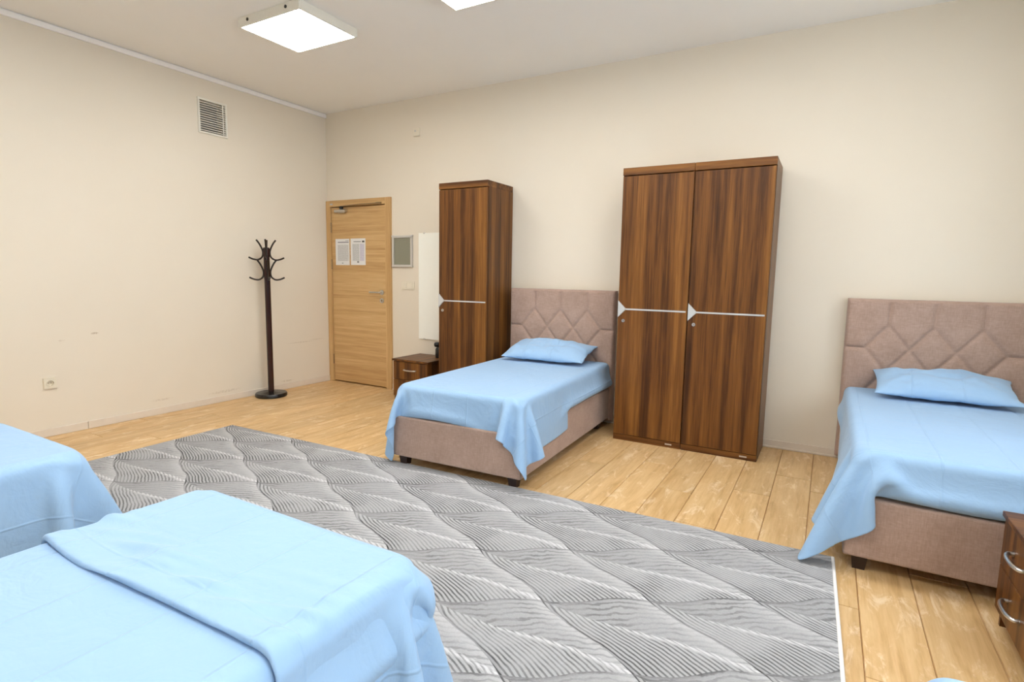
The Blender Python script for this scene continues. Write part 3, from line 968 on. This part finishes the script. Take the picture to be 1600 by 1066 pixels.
def drape(name, over_l, over_r, over_f, tuck, v0=MY0 - .004, hs=.030, steps=230, iters=12, seed=1, push=None, th=.005, bend=.12, hold=.7):
    """tuck(u, v, side, over) -> True where the sheet is tucked in at the foot of the mattress"""
    rng = np.random.RandomState(seed)
    us = np.arange(-MHW - over_l, MHW + over_r + hs * .5, hs)
    vs = np.arange(v0, MY1 - over_f - hs * .5, -hs)
    n, m = len(us), len(vs)
    U, V = np.meshgrid(us, vs, indexing='ij')
    du = np.maximum(np.abs(U) - MHW, 0); su = np.sign(U); dv = np.maximum(MY1 - V, 0)
    TD = MZ1 - MZ0 + .004
    tk = np.zeros(U.shape, bool)
    for i in range(n):
        for j in range(m):
            if du[i, j] > 0 or dv[i, j] > 0: tk[i, j] = tuck(U[i, j], V[i, j], du[i, j], dv[i, j])
    ov = np.maximum(du, dv)
    keep = ~(tk & (ov > TD + hs * .5))
    pinned = (du == 0) & (dv == 0) & (np.abs(U) < MHW - .075) & (V > MY1 + .075)
    pt = tk & (ov > TD - hs * .5) & (ov <= TD + hs * .5)
    X = np.where(du > 0, su * (MHW + .006 + .0 * du), U)
    Y = np.where(dv > 0, MY1 - .006, V)
    Z = np.full(U.shape, MZ1 + th)
    both = (du > 0) & (dv > 0)
    Z = np.where((du > 0) ^ (dv > 0), MZ1 - ov, Z)
    X = np.where(both, su * (MHW + .006 + .62 * du), X); Y = np.where(both, MY1 - .006 - .62 * dv, Y)
    Z = np.where(both, MZ1 - .75 * ov, Z)
    P = np.stack([X, Y, Z], -1).reshape(-1, 3)
    P += rng.normal(0, .0025, P.shape) * (~pinned.reshape(-1, 1))
    # tuck targets: on the mattress side, slightly uneven
    ptf = pt.reshape(-1)
    wob = .008 * np.sin(U * 9 + seed) + .008 * np.sin(V * 7 + 2 * seed)
    TG = np.stack([np.where(du > 0, su * (MHW + .007), U), np.where(dv > 0, MY1 - .007, V), np.where(True, MZ0 + .004 + wob * .8, 0)], -1).reshape(-1, 3)
    P[ptf] = TG[ptf]
    w = np.where(pinned.reshape(-1) | ptf, 0.0, 1.0) * keep.reshape(-1)
    idx = np.arange(n * m).reshape(n, m); kf = keep.reshape(-1)
    sets = []
    def add(di, dj, L, k):
        a = idx[max(0, -di):n - max(0, di), max(0, -dj):m - max(0, dj)]
        b_ = idx[max(0, di):n + min(0, di), max(0, dj):m + min(0, dj)]
        for par in range(2 * max(1, max(abs(di), abs(dj)))):
            st = max(abs(di), abs(dj))
            ii = (np.arange(a.shape[0])[:, None] if abs(di) else np.arange(a.shape[1])[None, :])
            sel = np.broadcast_to((ii % (2 * st)) == par, a.shape)
            A, B = a[sel], b_[sel]
            ok = kf[A] & kf[B] & ((w[A] + w[B]) > 0)
            if ok.any():
                A, B = A[ok], B[ok]
                sets.append((A, B, L, k, w[A] / (w[A] + w[B]), w[B] / (w[A] + w[B])))
    add(1, 0, hs, 1.0); add(0, 1, hs, 1.0)
    add(1, 1, hs * 2 ** .5, .8); add(1, -1, hs * 2 ** .5, .8)
    add(2, 0, hs * 2, bend); add(0, 2, hs * 2, bend)
    cM = np.array([0, (MY0 + MY1) / 2 + .2, (MZ0 + MZ1) / 2 - .05]); bM = np.array([MHW, (MY0 - MY1) / 2 + .2, (MZ1 - MZ0) / 2 + .05])
    cB = np.array([0, -BL / 2 + .2, (.066 + MZ0) / 2]); bB = np.array([BW / 2, BL / 2 + .2, (MZ0 - .066) / 2])
    Q = P.copy(); free = w > 0
    dt2 = 9.8 * (1 / 60.) ** 2
    for s in range(steps):
        vel = (P - Q) * .965
        Q = P.copy()
        P[free] += vel[free]
        P[free, 2] -= dt2 * .5
        if push is not None and s < steps * hold: P[free] += push(P[free]) * 1.0
        for it in range(iters):
            for A, B, L, k, wa, wb in sets:
                d = P[B] - P[A]
                l = np.sqrt((d * d).sum(1)) + 1e-12
                c = (k * (l - L) / l)[:, None] * d
                P[A] += wa[:, None] * c
                P[B] -= wb[:, None] * c
            if it % 4 == 3 or it == iters - 1:
                Pf = P[free]
                h1 = sdf_push(Pf, cM, bM, .028, th)
                h2 = sdf_push(Pf, cB, bB, .012, th)
                Pf[:, 2] = np.maximum(Pf[:, 2], .016)
                P[free] = Pf
        fi = np.where(free)[0][h1 | h2]
        Q[fi] = P[fi] - (P[fi] - Q[fi]) * .35
    P = P.reshape(n, m, 3)
    return P, keep, np.stack([U, V], -1)

def wrinkle(P, UV, amp, seed=0.0, region=None):
    n, m = P.shape[:2]
    for i in range(n):
        for j in range(m):
            u, v = UV[i, j]
            a = mnoise.noise(Vector((u * 3.2 + seed, v * 2.6, seed))) + .5 * mnoise.noise(Vector((u * 9 + seed, v * 6, 3 + seed)))
            P[i, j, 2] += amp * (a * .6 + .35) * (1 if P[i, j, 2] > MZ1 - .002 else .0)
    return P

def cloth_obj(name, P, keep, UV, bed_i, label, sub=2, solid=.0022):
    me = grid_mesh(name, P, keep, UV)
    me.materials.append(MAT['sheet'])
    o = link(name, me)
    o.location = beds[bed_i].location; o.rotation_euler = beds[bed_i].rotation_euler
    md = o.modifiers.new('sub', 'SUBSURF'); md.levels = sub; md.render_levels = sub
    if solid:
        ms = o.modifiers.new('thick', 'SOLIDIFY'); ms.thickness = solid; ms.offset = 0
    tag(o, label, 'bed sheet', 'blue bed sheets')
    return o

# bed between the wardrobes: tucked in, both foot corners hanging loose
def tuck1(u, v, du, dv):
    if dv > 0 and du == 0: return -.45 < u < .33
    if du > 0 and dv == 0: return v > (-1.06 if u > 0 else -1.30)
    return False
P, K, UV = drape("sheet", .41, .34, .215, tuck1, seed=3, hs=.0245)
cloth_obj('bed_sheet', wrinkle(P, UV, .004, 1.3), K, UV, 0, 'light blue sheet tucked round the bed between the two wardrobes')

def tuck2(u, v, du, dv):
    if dv > 0 and du == 0: return u > -.40
    if du > 0 and dv == 0: return (v > -.42) if u < 0 else True
    return u > 0
P, K, UV = drape('sheet', .41, .25, .30, tuck2, seed=5, hs=.025, bend=.3, hold=1.1, push=lambda p: np.where((p[:, :1] < -MHW) & (p[:, 1:2] < -1.0), np.array([[-.00030, -.0001, 0]]), 0.0))
cloth_obj('bed_sheet', wrinkle(P, UV, .004, 4.1), K, UV, 1, 'light blue sheet with a long loose corner beside the sideways nightstand')

# bed nearest the left wall: one sheet, hanging free all round
P, K, UV = drape('sheet', .44, .44, .40, lambda u, v, du, dv: False, seed=8)
sheetA = cloth_obj('bed_sheet', wrinkle(P, UV, .004, 7.7), K, UV, 3, 'light blue sheet hanging free over the bed nearest the left wall')
sd = sheetA.copy(); COL.objects.link(sd)
sd.location = beds[4].location; sd.rotation_euler = beds[4].rotation_euler
tag(sd, 'light blue sheet on the bed across the aisle from the sideways nightstand', 'bed sheet', 'blue bed sheets')

# bed in front: fitted lower sheet and a second sheet over the foot half
def tuckB(u, v, du, dv): return True
P, K, UV = drape('sheet', .25, .25, .25, tuckB, seed=11, steps=60)
cloth_obj('bed_sheet', wrinkle(P, UV, .003, 9.2), K, UV, 2, 'light blue lower sheet left bare beside the turned edge of another sheet')
YH = -1.315                     # where the upper sheet ends, measured from the headboard
P, K, UV = drape('sheet', .46, .44, .32, lambda u, v, du, dv: False, v0=YH, seed=14, th=.011, hs=.026)
# the turned hem: raised soft roll along the upper edge, curled under at the end
n_, m_ = P.shape[:2]
for i in range(n_):
    u = UV[i, 0, 0]
    for j in range(m_):
        d = -(UV[i, j, 1] - YH)
        k_ = math.exp(-(d / .055) ** 2)
        a = .014 + .006 * mnoise.noise(Vector((u * 4, 1.7, 0)))
        if P[i, j, 2] > MZ1 - .02: P[i, j, 2] += a * k_
        else:
            P[i, j, 0] += math.copysign(a * k_ * .7, P[i, j, 0])
        P[i, j, 1] += (.012 * math.sin(u * 5.0 + .6) + .010 * mnoise.noise(Vector((u * 3, 4.4, 0)))) * math.exp(-(d / .15) ** 2)
lip = P[:, :3].copy()[:, ::-1]
ext = []
for q, (dy, dz) in enumerate(((-.030, -.021), (-.010, -.022), (.004, -.012))):
    e_ = P[:, 0].copy()
    e_[:, 1] += dy
    top = e_[:, 2] > MZ1 - .02
    e_[:, 2] += np.where(top, dz, 0)
    e_[:, 0] += np.where(top, 0, np.sign(e_[:, 0]) * dz * .5)
    ext.append(e_)
P2 = np.concatenate([np.stack(ext, 1), P], 1)
UVe = np.stack([np.stack([UV[:, 0, 0], UV[:, 0, 1] + .03 * (3 - q)], -1) for q in range(3)], 1)
UV2 = np.concatenate([UVe, UV], 1)
K2 = np.concatenate([np.repeat(K[:, :1], 3, 1), K], 1)
def finer(A):
    n, m = A.shape[:2]
    B = np.zeros((2 * n - 1, 2 * m - 1, A.shape[2]))
    B[::2, ::2] = A
    B[1::2, ::2] = (A[:-1] + A[1:]) / 2
    B[:, 1::2] = (B[:, :-2:2] + B[:, 2::2]) / 2
    return B
P2 = finer(P2); UV2 = finer(UV2)
K2 = np.ones(P2.shape[:2], bool)
# soft wrinkles running out from the hem
for i in range(P2.shape[0]):
    for j in range(P2.shape[1]):
        u, v = UV2[i, j]
        if P2[i, j, 2] > MZ1:
            d = max(0, YH - v)
            rip = mnoise.noise(Vector((u * 4.5, (v - u * .22) * 24, 2.2)))
            P2[i, j, 2] += .05 * max(0, rip - .05) * math.exp(-((d - .12) / .09) ** 2) + .004 * (mnoise.noise(Vector((u * 3, v * 3, 8))) + .3)
cloth_obj('bed_sheet', P2, K2, UV2, 2, 'light blue upper sheet with a turned hem over the foot of a bed', sub=1)

# ---- pillows
def pillow(loc, rz, tilt, w, d, h, seed, label, ear=+1):
    n, m = 44, 32
    def surf(sgn):
        P = np.zeros((n, m, 3)); UV = np.zeros((n, m, 2))
        for i in range(n):
            for j in range(m):
                a = -1 + 2 * i / (n - 1); b_ = -1 + 2 * j / (m - 1)
                ta = (1 - abs(a) ** 2.6); tb = (1 - abs(b_) ** 2.4)
                th = max(0, ta) ** .55 * max(0, tb) ** .55
                xx = a * w / 2 * (1 - .055 * (1 - b_ * b_) * abs(a) ** 3)
                yy = b_ * d / 2 * (1 - .075 * (1 - a * a) * abs(b_) ** 3)
                nz = mnoise.noise(Vector((a * 2.2 + seed, b_ * 2.0, sgn * 2))) * .5 + mnoise.noise(Vector((a * 5 + seed, b_ * 4, 5 + sgn))) * .38
                edge = math.exp(-((1 - abs(b_)) / .35) ** 2) * abs(mnoise.noise(Vector((a * 7 + seed, 2.5, sgn)))) * .5
                zz = sgn * h / 2 * th * (1 + .5 * nz - edge * .8)
                if sgn < 0: zz *= .55
                # open end of the pillowcase: a limp flap past the filling
                e = max(0, (a * ear - .86) / .14)
                zz += e * .012 * mnoise.noise(Vector((b_ * 4, seed, 0)))
                P[i, j] = (xx + ear * e * .020 * (1 + .5 * mnoise.noise(Vector((b_ * 3, 1, seed)))), yy, zz)
                UV[i, j] = (xx, yy)
        return P, UV
    Pt, UVt = surf(1); Pb, UVb = surf(-1)
    bm = bmesh.new()
    ul = bm.loops.layers.uv.new('rest')
    def put(P, UV, flip):
        V = [[bm.verts.new(P[i, j]) for j in range(m)] for i in range(n)]
        for i in range(n - 1):
            for j in range(m - 1):
                q = [(i, j), (i + 1, j), (i + 1, j + 1), (i, j + 1)]
                if flip: q = q[::-1]
                f = bm.faces.new([V[a][b_] for a, b_ in q])
                for lp, (a, b_) in zip(f.loops, q): lp[ul].uv = UV[a, b_]
    put(Pt, UVt, False); put(Pb, UVb, True)
    bmesh.ops.remove_doubles(bm, verts=bm.verts, dist=1e-4)
    me = bpy.data.meshes.new('pillow'); bm.to_mesh(me); bm.free(); me.shade_smooth()
    me.materials.append(MAT['sheet'])
    o = link('pillow', me)
    o.rotation_euler = (tilt, 0, rz)
    o.location = loc
    md = o.modifiers.new('sub', 'SUBSURF'); md.levels = 1; md.render_levels = 1
    return tag(o, label, 'pillow', 'blue pillows')
pillow((3.045, -.325, .640), math.radians(3), math.radians(13), .74, .42, .172, 1.7, 'light blue pillow at the headboard between the two wardrobes', +1)
pillow((5.778, -.305, .640), math.radians(-1), math.radians(13), .72, .42, .172, 6.1, 'light blue pillow on the bed with the long loose sheet corner', +1)
